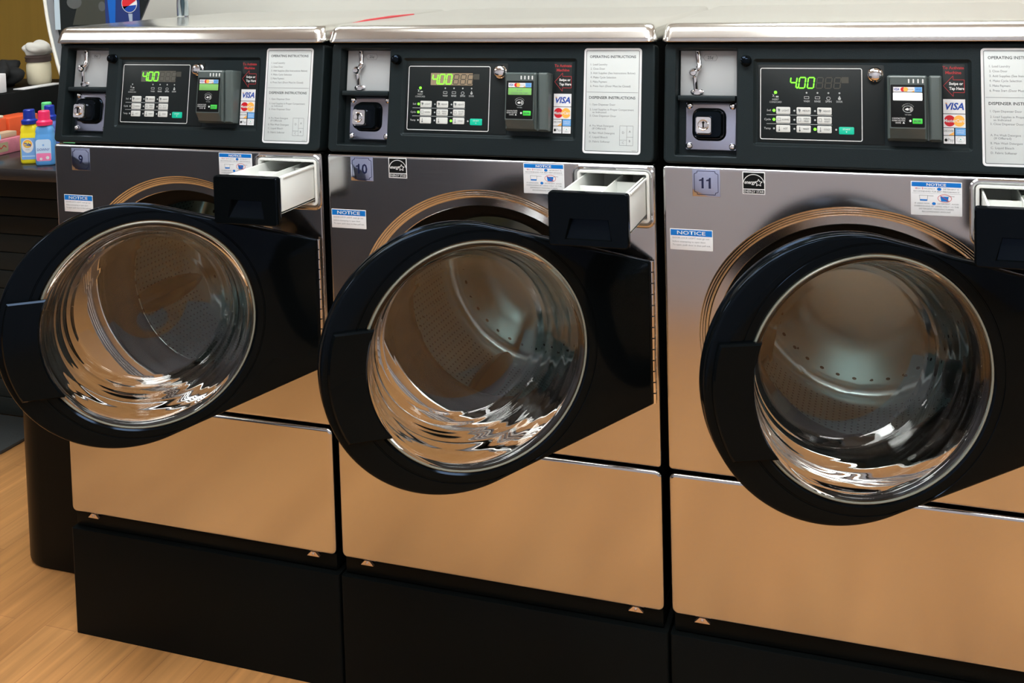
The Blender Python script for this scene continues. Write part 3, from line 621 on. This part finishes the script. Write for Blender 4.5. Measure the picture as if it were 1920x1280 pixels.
    a.rect(LBLUE, .4900, .0600, x1, .0717, 1); a.text(PAPER, 'AMERICAN', .4979, .0665, .0020, .012, 'c', 2); a.text(PAPER, 'EXPRESS', .4979, .0632, .0020, .011, 'c', 2)
    a.rect(PAPER, x0, .0462, .4882, .0590, 1); a.disc(BLKM, .4757, .0520, .0025, 2, 14, .0022); a.poly(BLKM, [(.4757, .0548), (.4766, .0560), (.4763, .0546)], 2); a.text(INKG, 'Pay', .4785, .0500, .0050, .0090, L=2)
    a.rect(PAPER, .4900, .0462, x1, .0590, 1); a.ring(PRG, circ(.4979, .0527, .0050, 20, .0060), circ(.4979, .0527, .0046, 20, .0056), 2); a.text(INKG, 'PAY', .4979, .0492, .0022, al='c', L=2); a.disc(TEAL, .4979, .0535, .0010, 2, 10)
    a.build('card_logos', ps)
    # --- instruction label
    IL = (.5300, .0115, .6375, .2030)
    il = plateobj('instruction_label', MC, *IL, .006, .0008, LABEL, root, loc=off, bev=.0002); il['label'] = 'silver operating instructions label'
    a = Art(depthM(MC, .0008)); u0, v0, u1, v1 = IL
    a.frame(INK, u0 + .0040, v0 + .0042, u1 - .0040, v1 - .0042, .0009, .0025, 1)
    a.frame(PAPER, u0 + .0004, v0 + .0004, u1 - .0004, v1 - .0004, .0034, .0055, 1)
    uc = (u0 + u1) / 2; ul = u0 + .0125
    a.text(INK, 'OPERATING INSTRUCTIONS', uc, .1850, .0048, .0860, 'c', 1, bold=.018)
    for k, t_ in enumerate(('1. Load Laundry', '2. Close Door', '3. Add Supplies (See Instructions Below)', '4. Make Cycle Selection', '5. Make Payment', '6. Press Start (Door Must be Closed)')):
        a.text(INKG, t_, ul, .1715 - .0079 * k, .0037, min(.083, .00208 * len(t_)), L=1)
    a.line(INKG, [(u0 + .006, .1225), (u1 - .006, .1225)], .0006, 1)
    a.text(INK, 'DISPENSER INSTRUCTIONS', uc, .1105, .0048, .0860, 'c', 1, bold=.018)
    for t_, v in (('1. Open Dispenser Door', .0985), ('2. Load Supplies in Proper Compartment', .0895), ('    as Indicated', .0845), ('3. Close Dispenser Door', .0780), ('A. Pre Wash Detergent', .0600), ('    (If Offered)', .0550), ('B. Main Wash Detergent', .0470), ('C. Liquid Bleach', .0395), ('D. Fabric Softener', .0315)):
        a.text(INKG, t_.strip(), ul + (.005 if t_[0] == ' ' else 0), v, .0036, .00215 * len(t_.strip()), L=1)
    bx = (u1 - .0385, .0275, u1 - .0140, .0625)
    for p in (((bx[0], bx[1]), (bx[2], bx[1]), (bx[2], bx[3]), (bx[0], bx[3]), (bx[0], bx[1])), ((bx[0] + .013, bx[1]), (bx[0] + .013, bx[3])), ((bx[0], bx[1] + .0095), (bx[0] + .013, bx[1] + .0095)), ((bx[0] + .013, bx[1] + .0150), (bx[2], bx[1] + .0150))): a.line(INKG, p, .0005, 1)
    for ch, u, v in (('D', .0065, .021), ('A', .0185, .023), ('C', .0065, .003), ('B', .0185, .006)): a.text(INKG, ch, bx[0] + u, bx[1] + v, .0040, al='c', L=1)
    a.text(INKG, '802727P', u1 - .0085, v0 + .0060, .0015, al='r', L=1)
    a.build('lettering', il)
    # --- stickers on the steel
    nx = {0: .0535, 1: .0585, 2: .0595}[idx]; nz = {0: 1.043, 1: 1.047, 2: 1.046}[idx]
    ns = plateobj('number_sticker', MP, nx, nz, nx + .0485, nz + .048, .0008, .0004, FOIL, root, loc=off, bev=.0001); ns['label'] = 'foil sticker numbered ' + number
    a = Art(depthM(MP, .0004)); uo = nx + .0035; vo = nz + .0035; s_ = .0415; nk = .005
    P = [(uo + nk, vo), (uo + s_ - nk, vo), (uo + s_ - nk, vo + nk * .6), (uo + s_, vo + nk), (uo + s_, vo + s_ - nk), (uo + s_ - nk, vo + s_ - nk * .6), (uo + s_ - nk, vo + s_), (uo + nk, vo + s_), (uo + nk, vo + s_ - nk * .6), (uo, vo + s_ - nk), (uo, vo + nk), (uo + nk, vo + nk * .6), (uo + nk, vo)]
    a.line(NAVY, P, .0009, 1)
    def one(u): v = nz + .0145; h = .0190; a.poly(NAVY, [(u + .0030, v), (u + .0068, v), (u + .0068, v + h), (u + .0040, v + h), (u + .0030, v + h * .84)], 1); a.poly(NAVY, [(u - .0012, v + h * .68), (u + .0030, v + h * .70), (u + .0030, v + h * .86), (u - .0012, v + h * .80)], 1)
    if number == '9': a.text(NAVY, '9', nx + .0242, nz + .0145, .0190, .0115, 'c', 1, bold=.02)
    elif number == '10': one(nx + .0125); a.text(NAVY, '0', nx + .0300, nz + .0145, .0190, .0120, 'c', 1, bold=.02)
    else: one(nx + .0130); one(nx + .0255)
    a.build('lettering', ns)
    if idx:
        ex, ez = (.1405, 1.0555) if idx == 1 else (.1465, 1.0535)
        es = plateobj('efficiency_sticker', MP, ex, ez, ex + .0385, ez + .0395, .0006, .0004, PAPER, root, loc=off, bev=.0001); es['label'] = 'black and white energy efficiency sticker'
        a = Art(depthM(MP, .0004)); a.rect(BLKM, ex + .0015, ez + .0100, ex + .0370, ez + .0380, 1)
        arc = [(ex + .01925 + .0178 * cos(t), ez + .0180 + .0170 * sin(t)) for t in [radians(8 + 164 * j / 14) for j in range(15)]]; a.line(PRW, arc, .0013, 2)
        a.text(PRW, 'energy', ex + .0035, ez + .0185, .0060, .0200, L=2, ital=.4, bold=.02)
        sp = []; 
        for j in range(11): r_ = .0065 if j % 2 == 0 else .0030; t = radians(90 + 36 * j); sp.append((ex + .0275 + r_ * cos(t), ez + .0205 + r_ * sin(t)))
        a.line(PRW, sp, .0011, 3); a.rect(BLKM, ex + .0015, ez + .0018, ex + .0370, ez + .0082, 1); a.text(PRW, 'ENERGY STAR', ex + .01925, ez + .0030, .0042, .0340, 'c', 2, bold=.01); a.build('lettering', es)
    bx0 = {0: .4265, 1: .4160, 2: .4205}[idx]; bz0 = {0: 1.0365, 1: 1.0380, 2: 1.0315}[idx]; bw, bh = .0785, .0560
    nb = plateobj('detergent_notice', MP, bx0, bz0, bx0 + bw, bz0 + bh, .0012, .0004, PAPER, root, loc=off, bev=.0001); nb['label'] = 'blue and white notice about detergent'
    a = Art(depthM(MP, .0004)); a.rect(BLUE, bx0 + .0015, bz0 + .0475, bx0 + bw - .0015, bz0 + .0548, 1); a.text(PRW, 'NOTICE', bx0 + bw / 2, bz0 + .0490, .0042, .0300, 'c', 2, bold=.03)
    mc = bx0 + bw / 2
    a.text(RED, 'H', bx0 + .0070, bz0 + .0430, .0028, L=1, bold=.02); a.text(INKG, 'IGH', bx0 + .0098, bz0 + .0430, .0024, .0052, L=1); a.text(RED, 'E', bx0 + .0175, bz0 + .0430, .0028, L=1, bold=.02); a.text(INKG, 'FFICIENCY', bx0 + .0203, bz0 + .0430, .0024, .0170, L=1)
    a.disc(BLUE, mc + .0045, bz0 + .0440, .0026, 1, 16, .0034); a.text(INKG, 'DETERGENT IS', bx0 + .0500, bz0 + .0430, .0024, .0235, L=1)
    a.text(INKG, 'RECOMMENDED FOR BEST PERFORMANCE', mc, bz0 + .0385, .0024, .0700, 'c', 1); a.line(PRG, [(bx0 + .002, bz0 + .0365), (bx0 + bw - .002, bz0 + .0365)], .0004, 1)
    def cup(cx_, full):
        z1, z0_ = bz0 + .0330, bz0 + .0240
        if full: a.poly(BLUE, [(cx_ - .0052, z0_), (cx_ + .0046, z0_), (cx_ + .0062, z1 - .001), (cx_ - .0066, z1 - .001)], 2); a.ring(RED, circ(cx_, bz0 + .0290, .0066, 26, .0108), circ(cx_, bz0 + .0290, .0060, 26, .0101), 3); a.line(RED, [(cx_ - .0065, bz0 + .0335), (cx_ + .0065, bz0 + .0245)], .0007, 4)
        else: a.poly(BLUE, [(cx_ - .0056, z0_), (cx_ + .0052, z0_), (cx_ + .0056, z0_ + .0024), (cx_ - .006, z0_ + .0024)], 2); a.line(INKG, [(cx_ - .0056, z0_), (cx_ - .0068, z1), (cx_ + .0062, z1), (cx_ + .0052, z0_)], .0005, 1)
        a.line(INKG, [(cx_ + .006, z1 - .0005), (cx_ + .0150, z1 - .0005)], .0006, 1)
    cup(bx0 + .0200, False); cup(bx0 + .0520, True)
    a.text(INKG, 'IF USING NON', bx0 + .0060, bz0 + .0185, .0024, .0225, L=1); a.disc(BLUE, bx0 + .0355, bz0 + .0197, .0024, 1, 16, .0030); a.text(INKG, 'DETERGENT, AVOID', bx0 + .0410, bz0 + .0185, .0024, .0325, L=1)
    a.text(INKG, 'OVERSUDSING BY USING ONLY 1/2 THE', mc, bz0 + .0140, .0024, .0680, 'c', 1); a.text(INKG, 'DETERGENT MANUFACTURERS', mc, bz0 + .0095, .0024, .0530, 'c', 1); a.text(INKG, 'RECOMMENDED AMOUNT', mc, bz0 + .0050, .0024, .0440, 'c', 1)
    a.build('lettering', nb)
    sx0 = {0: .0285, 1: .0125, 2: .0180}[idx]; sz0 = .9515; sw, sh = .0755, .0375
    if idx == 2: sz0 = .9490
    nb = plateobj('door_notice', MP, sx0, sz0, sx0 + sw, sz0 + sh, .0008, .0004, PAPER, root, loc=off, bev=.0001); nb['label'] = 'small blue and white notice about the door'
    a = Art(depthM(MP, .0004)); a.rect(BLUE, sx0 + .0012, sz0 + .0255, sx0 + sw - .0012, sz0 + .0362, 1); a.text(PRW, 'NOTICE', sx0 + sw * .5, sz0 + .0278, .0064, .0500, 'c', 2, bold=.015)
    a.text(INKG, 'DOOR LOCK LIGHT must go out', sx0 + .0045, sz0 + .0200, .0030, .0650, L=1); a.text(INKG, 'before attempting to open door.', sx0 + .0045, sz0 + .0135, .0030, .0590, L=1); a.text(INKG, 'To open, push door in then pull out.', sx0 + .0045, sz0 + .0075, .0030, .0670, L=1)
    a.build('lettering', nb)
    return root

make_washer(0, '9', radians(36.6), .143, LCDG, DISPG, 'stainless front-loading washer numbered 9, leftmost of the row, door ajar', 1.2)
make_washer(1, '10', radians(35.9), .150, LCDG, DISPT, 'stainless front-loading washer numbered 10, in the middle of the row, door ajar', .35)
make_washer(2, '11', radians(23.1), .128, LCDW, None, 'stainless front-loading washer numbered 11 on a blue sticker, rightmost of the row', pi + .1)

# plinths
PL = ['black steel plinth under washer 9, its left end on the wood floor', 'black steel plinth under washer 10, middle of the row', 'black steel plinth under washer 11 at the lower right']
for i in range(3):
    bm = bmesh.new(); x0 = i * W + .0035; x1 = (i + 1) * W - .0005
    L = [[(a, b, z) for a, b in rr(x0, -.002, x1, .66, .006, 4, d)] for d, z in ((0, .0005), (0, .2386), (-.0005, .2396), (-.0016, .2400))]
    loft(bm, L, cap0=True, cap1=True); o = obj('plinth', bm, BLKPAINT); tag(o, PL[i], 'plinth', 'plinths under the washers')

# added red strip: stands for a red reflection between the first two tops
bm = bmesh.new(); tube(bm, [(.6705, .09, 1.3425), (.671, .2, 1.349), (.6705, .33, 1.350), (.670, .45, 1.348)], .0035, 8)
o = obj('red_reflection', bm, mat('reflection_red', (.45, .02, .03), .4)); tag(o, 'thin red cord added for a red reflection between the tops of washers 9 and 10', 'sliver')

# small clear bottle on the far left edge of the first top
e = empty('spray_bottle', (.035, .44, ZCT + .0004)); tag(e, 'small clear plastic bottle standing on the far left edge of the first washer top', 'bottle')
bm = bmesh.new(); lathe(bm, [(0, .0), (.0135, 0), (.0150, .003), (.0150, .030), (.0135, .05), (.0150, .075), (.0110, .095), (.006, .105), (.006, .115), (.0045, .115), (.0045, .104), (.0095, .094), (.0135, .075), (.012, .05), (.0135, .030), (.0135, .003), (0, .002)], None, 24)
obj('bottle_body', bm, mat('clear_plastic', (.80, .86, .90), .08, trans=1, ior=1.35), e)
bm = bmesh.new(); lathe(bm, [(0, .0025), (.0030, .0025), (.0045, .02), (.0060, .035), (.0035, .06), (.002, .1), (0, .1)], None, 12); obj('bottle_insert', bm, mat('dark_insert', (.03, .06, .07), .2), e)
bm = bmesh.new(); lathe(bm, [(0, .113), (.008, .113), (.008, .13), (.006, .134), (0, .134)], None, 20); obj('bottle_cap', bm, WHT, e)

# ------------------------------------------------------------------ bin left of the first washer
bm = bmesh.new(); L = []
for d, z in ((-.012, .0005), (-.003, .002), (0, .010), (0, .66), (.006, .665), (.006, .69), (0, .70), (-.02, .715), (-.06, .728)):
    L.append([(a, b, z) for a, b in rr(-.352, .185, -.02, .56, .095, 10, d)])
loft(bm, L, cap0=True, cap1=True); o = obj('trash_bin', bm, BLKPAINT); tag(o, 'tall black round-cornered bin standing on the floor left of washer 9', 'bin')

# ------------------------------------------------------------------ left counter with things for sale
CT = .90
e = empty('counter', (-.85, .9, 0)); tag(e, 'black counter at the far left behind the washers, holding detergents', 'counter')
def cpart(name, bm, m): return obj(name, bm, m, e, (.85, -.9, 0))
bm = bmesh.new(); box(bm, -2.2, .615, CT - .035, -.004, 1.44, CT, .004); cpart('counter_top', bm, mat('dark_laminate', (.022, .02, .02), .22))
bm = bmesh.new(); 
for k in range(14):
    z = .004 + k * .0615; box(bm, -2.2, .90, z, -.004, .925, z + .059, .003)
box(bm, -2.2, .925, 0.003, -.004, 1.44, CT - .036); cpart('slatted_front', bm, mat('dark_plank', (.020, .024, .023), .5, spec=.12, bump=.3, bscale=40))
bm = bmesh.new()
for a, b in ((-1.16, .612),): pass
bm.free()
bm = bmesh.new(); box(bm, -2.2, .95, CT + .0005, -1.10, 1.44, 1.069, .003); o = obj('shelf_riser', bm, BLKM); tag(o, 'long black riser box standing on the far left counter', 'shelf')
bm = bmesh.new(); box(bm, -1.9, .66, .0006, -.857, .885, .012, .003); o = obj('floor_mat', bm, mat('grey_rubber', (.045, .05, .05), .5, bump=.6, bscale=120)); tag(o, 'dark grey ribbed rubber mat on the floor at the left edge', 'mat')

def bottle(name, x, y, h, wd, body, capm, label, capstyle=0):
    e = empty(name, (x, y, CT + .0006)); tag(e, label, 'bottle')
    bm = bmesh.new(); L = []
    for k, (f, s) in enumerate(((0, .82), (.015, .95), (.05, 1), (.22, 1), (.45, 1.0), (.56, .93), (.585, .88), (.62, .92), (.70, .80), (.735, .60), (.75, .52))):
        ww = wd * s / 2; dd = wd * .34 * s; L.append([(a, b, f * h) for a, b in rr(-ww, -dd, ww, dd, min(ww, dd) * .7, 5)])
    loft(bm, L, cap0=True, cap1=True); b = obj('bottle_body', bm, body, e, angle=50)
    bm = bmesh.new(); r = wd * .36
    lathe(bm, [(0, .735 * h), (r * 1.12, .735 * h), (r * 1.15, .80 * h), (r * .98, .815 * h), (r * .85, .83 * h), (r * .82, .985 * h), (r * .72, h), (0, h)], None, 24); obj('bottle_cap', bm, capm, e, angle=30)
    return e
e1 = bottle('detergent_bottle', -.722, .705, .163, .056, mat('yellow_plastic', (.85, .72, .02), .3), mat('navy_cap', (.008, .03, .30), .3), 'yellow detergent bottle with dark blue cap on the counter')
e2 = bottle('softener_bottle', -.652, .690, .163, .056, mat('blue_plastic', (.10, .33, .72), .3), mat('pink_cap', (.80, .03, .13), .3), 'blue fabric softener bottle with pink cap, half hidden by washer 9')
for x, y, h, bc, cc, lab in ((-.742, .80, .172, (.2, .62, .25), (.12, .62, .22), 'green bottle with green cap behind the yellow one'), (-.700, .765, .168, (.10, .15, .5), (.01, .03, .32), 'dark blue capped bottle behind the pink-capped one'), (-.660, .81, .186, (.2, .6, .25), (.12, .62, .22), 'green topped bottle right beside the washer edge, behind the pink-capped one')):
    bottle('detergent_bottle', x, y, h, .05, mat('b' + lab[:5] + str(x), bc, .35), mat('c' + lab[:5] + str(x), cc, .35), lab)
face = radians(24)
def local_plane(e, y, rz=0): return Matrix.Rotation(rz, 4, 'Z') @ plane(Vector((0, y, 0)), Vector((1, 0, 0)), Vector((0, 0, 1)), Vector((0, -1, 0)))
for e_, kind in ((e1, 0), (e2, 1)):
    e_.rotation_euler.z = face
    a = Art(local_plane(e_, -.0193), .0002)
    LB = mat('tide_label', (.20, .42, .80), .35); LP = mat('downy_label', (.55, .72, .92), .35); PK = mat('downy_pink', (.85, .22, .45), .35)
    if kind == 0:
        a.rect(LB, -.021, .014, .021, .079, 1, .003); a.disc(PAPER, -.002, .055, .021, 2, 24, .017); a.disc(mat('tide_orange', (.9, .4, .04), .4), -.002, .061, .012, 3, 20, .013); a.disc(mat('tide_yellow', (.95, .75, .1), .4), -.002, .060, .009, 4, 20, .010)
        a.text(VBLUE, 'Tide', -.002, .055, .0095, .020, 'c', 6, bold=.04); a.text(INKG, 'simply', -.002, .043, .003, .012, 'c', 5); a.rect(mat('tide_pale', (.45, .66, .92), .4), -.019, .022, .019, .026, 2)
    else:
        a.rect(LP, -.022, .014, .022, .079, 1, .008); a.rect(PK, -.021, .015, .021, .038, 2, .003); a.text(VBLUE, 'DOWNY', 0, .045, .0075, .036, 'c', 3); a.disc(LB, 0, .062, .003, 3)
        a.disc(PAPER, -.008, .021, .004, 4, 12); a.disc(PAPER, .011, .024, .005, 4, 12)
    a.build('bottle_label', e_)

def carton(name, x0, y0, x1, y1, z0, z1, m, label, cat='box'):
    bm = bmesh.new(); box(bm, x0, y0, z0, x1, y1, z1, .003); o = obj(name, bm, m); tag(o, label, cat); return o
OR = paint('orange_carton', (.72, .10, .03), .15, (20, 20, 20), .4)
o = carton('detergent_box', -1.09, .80, -1.005, .905, CT + .0005, 1.003, OR, 'orange detergent box at the left edge of the photo, on the counter'); 
o2 = carton('detergent_box', -1.085, .910, -1.00, 1.04, CT + .0005, 1.000, OR, 'orange detergent box behind the yellow bottle, right of its twin')
o2 = o2
PKM = paint('pink_carton', (.62, .20, .27), .3, (40, 40, 40), .45)
pb = carton('soap_carton', -.99, .735, -.930, .895, CT + .0005, .948, PKM, 'low pink patterned carton in front of the orange boxes')
a = Art(Matrix.Translation((-.93, .80, .925)) @ Matrix(((0, 0, 1, 0), (1, 0, 0, 0), (0, 1, 0, 0), (0, 0, 0, 1))), .0003); a.rect(mat('tan_print', (.42, .36, .22), .5), -.035, -.016, .03, .014, 1, .004); a.line(CRED, [(-.025, -.004), (-.012, .006), (0, -.005), (.012, .005), (.022, -.003)], .003, 2); o = a.build('carton_print', None); o.parent = pb
bm = bmesh.new(); box(bm, -.985, .80, .9485, -.945, .885, .966, .003); o = obj('kraft_packet', bm, mat('kraft', (.50, .36, .24), .6)); tag(o, 'small tan packet lying on the pink carton', 'packet')
bm = bmesh.new(); lathe(bm, [(0, -.003), (.019, -.003), (.020, -.001), (.020, .001), (.019, .003), (0, .003)], Matrix.Translation((-.925, .775, .962)) @ Matrix.Rotation(radians(80), 4, 'Y'), 32); o = obj('round_tag', bm, mat('sky_blue', (.22, .56, .82), .5)); tag(o, 'round pale blue tag leaning on the pink carton', 'tag')
bm = bmesh.new(); box(bm, -1.08, .83, 1.0035, -1.01, .90, 1.012, .003); o = obj('paper_slip', bm, mat('cream_paper', (.75, .70, .55), .7)); tag(o, 'cream paper packet lying on top of the orange box', 'packet')

# things on the riser
def lump(name, c, r, m, label, cat, seed=0, amp=.25, sub=4):
    rnd = random.Random(seed); bm = bmesh.new(); bmesh.ops.create_icosphere(bm, subdivisions=sub, radius=1)
    ph = [(Vector((rnd.uniform(-1, 1), rnd.uniform(-1, 1), rnd.uniform(-1, 1))).normalized() * rnd.uniform(3, 9), rnd.uniform(0, 6)) for _ in range(10)]
    for v in bm.verts:
        d = 1 + amp * sum(sin(v.co.dot(k) + p) for k, p in ph) / 4
        v.co = Vector((v.co.x * r[0] * d, v.co.y * r[1] * d, max(v.co.z * r[2] * d, -r[2] * .8))) + Vector(c)
    o = obj(name, bm, m, angle=180); 
    if label: tag(o, label, cat)
    return o
RZ = 1.0695
lump('black_cloth', (-1.272, 1.160, RZ + .040), (.062, .065, .048), mat('black_fabric', (.006, .007, .008), .8), 'crumpled black cloth heaped on the riser at the far left', 'cloth', 3, .5)
carton('tissue_box', -1.21, .965, -1.118, 1.03, RZ + .0005, RZ + .066, mat('white_card', (.78, .78, .80), .5), 'white rounded box at the left edge, on the riser')
e = empty('jar', (-1.20, 1.27, RZ + .0006)); e.scale = (.74, .74, .78); tag(e, 'cream jar with a dark rim under a white cloth hat, on the riser', 'jar')
bm = bmesh.new(); lathe(bm, [(0, 0), (.050, 0), (.056, .01), (.058, .05), (.057, .09), (.052, .105), (0, .105)], None, 32); obj('jar_body', bm, mat('cream_glaze', (.74, .68, .50), .4), e)
bm = bmesh.new(); lathe(bm, [(.052, .104), (.060, .108), (.059, .120), (.062, .128), (.055, .138), (0, .138)], None, 32); obj('jar_rim', bm, mat('dark_lace', (.06, .04, .035), .7), e)
o = lump('cloth_cap', (0, 0, .165), (.066, .066, .040), mat('white_cloth', (.70, .69, .64), .8), None, None, 8, .22); o.parent = e
bm = bmesh.new(); box(bm, -1.28, 1.27, RZ + .0003, -1.11, 1.43, RZ + .0006, 0); bm.free()
bm = bmesh.new(); box(bm, -1.245, 1.09, RZ + .0005, -1.105, 1.24, RZ + .006, .002); bm.free()
bm = bmesh.new(); box(bm, -1.150, 1.09, RZ + .0005, -1.103, 1.28, RZ + .005, .0015); o = obj('white_ledge_strip', bm, PAPER); tag(o, 'white strip along the front edge of the riser', 'strip')

# ------------------------------------------------------------------ drinks machine behind the first washer
e = empty('drinks_machine', (-.70, 1.15, CT + .0006)); tag(e, 'dark drinks machine with soda bottle pictures and white curved bezel, behind washer 9', 'drinks machine')
def dpart(name, bm, m, lab=None):
    o = obj(name, bm, m, e, (.70, -1.15, -(CT + .0006)))
    if lab: o['label'] = lab
    return o
FY = 1.0
lx = [(1.78, -.915), (1.384, -.911), (1.33, -.905), (1.28, -.897), (1.23, -.886), (1.17, -.871), (1.10, -.848), (1.03, -.820), (.96, -.785), (.905, -.75)]
def rxf(z): return -.494 + (z - 1.378) * .60 if z < 1.378 else -.494 + (z - 1.378) * .12
out = [(x, z) for z, x in lx]; right = [(max(min(rxf(z), -.43), -.68), z) for z, x in lx]
loopf = out + right[::-1]
def insetx(d): return [(x + d, z) for x, z in out] + [(x, z) for x, z in right[::-1]]
bm = bmesh.new(); loft(bm, [[(x * .7 - .27 if i >= len(out) else x + .02, 1.10, z) for i, (x, z) in enumerate(loopf)], [(x, FY + .004, z) for x, z in loopf]], cap0=True, cap1=True); dpart('cabinet', bm, mat('side_grey', (.22, .24, .26), .4))
bm = bmesh.new(); tube(bm, [(x, FY, z) for x, z in out], .0058, 10); dpart('bezel', bm, mat('bezel_white', (.74, .74, .68), .35), 'white curved bezel')
bm = bmesh.new(); flat_fill(bm, [[(x + .036 if i < len(out) else x - .002, z) for i, (x, z) in enumerate(loopf)]], plane(Vector((0, FY - .001, 0)), Vector((1, 0, 0)), Vector((0, 0, 1)), Vector((0, -1, 0)))); f = dpart('picture_face', bm, mat('picture_black', (.012, .016, .016), .25))
a = Art(plane(Vector((0, FY - .001, 0)), Vector((1, 0, 0)), Vector((0, 0, 1)), Vector((0, -1, 0))), .0004)
a.rect(mat('pale_blue_edge', (.48, .60, .68), .4), -.872, 1.285, -.850, 1.78, 1)
SB = mat('soda_blue', (.01, .12, .50), .3); SD = mat('soda_navy', (.02, .04, .16), .3); GY = mat('picture_grey', (.09, .10, .10), .5); GN = mat('picture_olive', (.045, .05, .04), .5)
a.poly(GN, [(-.80, 1.30), (-.76, 1.42), (-.68, 1.60), (-.63, 1.60), (-.66, 1.30)], 1); a.disc(GY, -.79, 1.375, .022, 2, 18, .03); a.disc(GY, -.68, 1.36, .016, 2, 16, .014)
a.poly(SD, [(-.668, 1.28), (-.668, 1.55), (-.64, 1.62), (-.56, 1.62), (-.533, 1.55), (-.533, 1.28)], 2)
a.poly(SB, [(-.650, 1.28), (-.660, 1.42), (-.640, 1.50), (-.622, 1.42), (-.632, 1.28)], 3)
a.poly(mat('bottle_clear', (.35, .42, .52), .3), [(-.572, 1.28), (-.578, 1.335), (-.562, 1.335), (-.564, 1.28)], 3)
a.disc(PAPER, -.572, 1.368, .030, 4, 30, .030); 
a.poly(RED, [(-.572 + .028 * cos(t), 1.368 + .028 * sin(t)) for t in [radians(20 + 200 * k / 12) for k in range(13)]], 5)
a.poly(VBLUE, [(-.572 + .028 * cos(t), 1.368 + .028 * sin(t)) for t in [radians(200 + 150 * k / 12) for k in range(13)]], 5)
a.poly(SB, [(-.60, 1.42), (-.60, 1.60), (-.545, 1.60), (-.545, 1.42)], 4)
o = a.build('soda_picture', None); o.parent = f
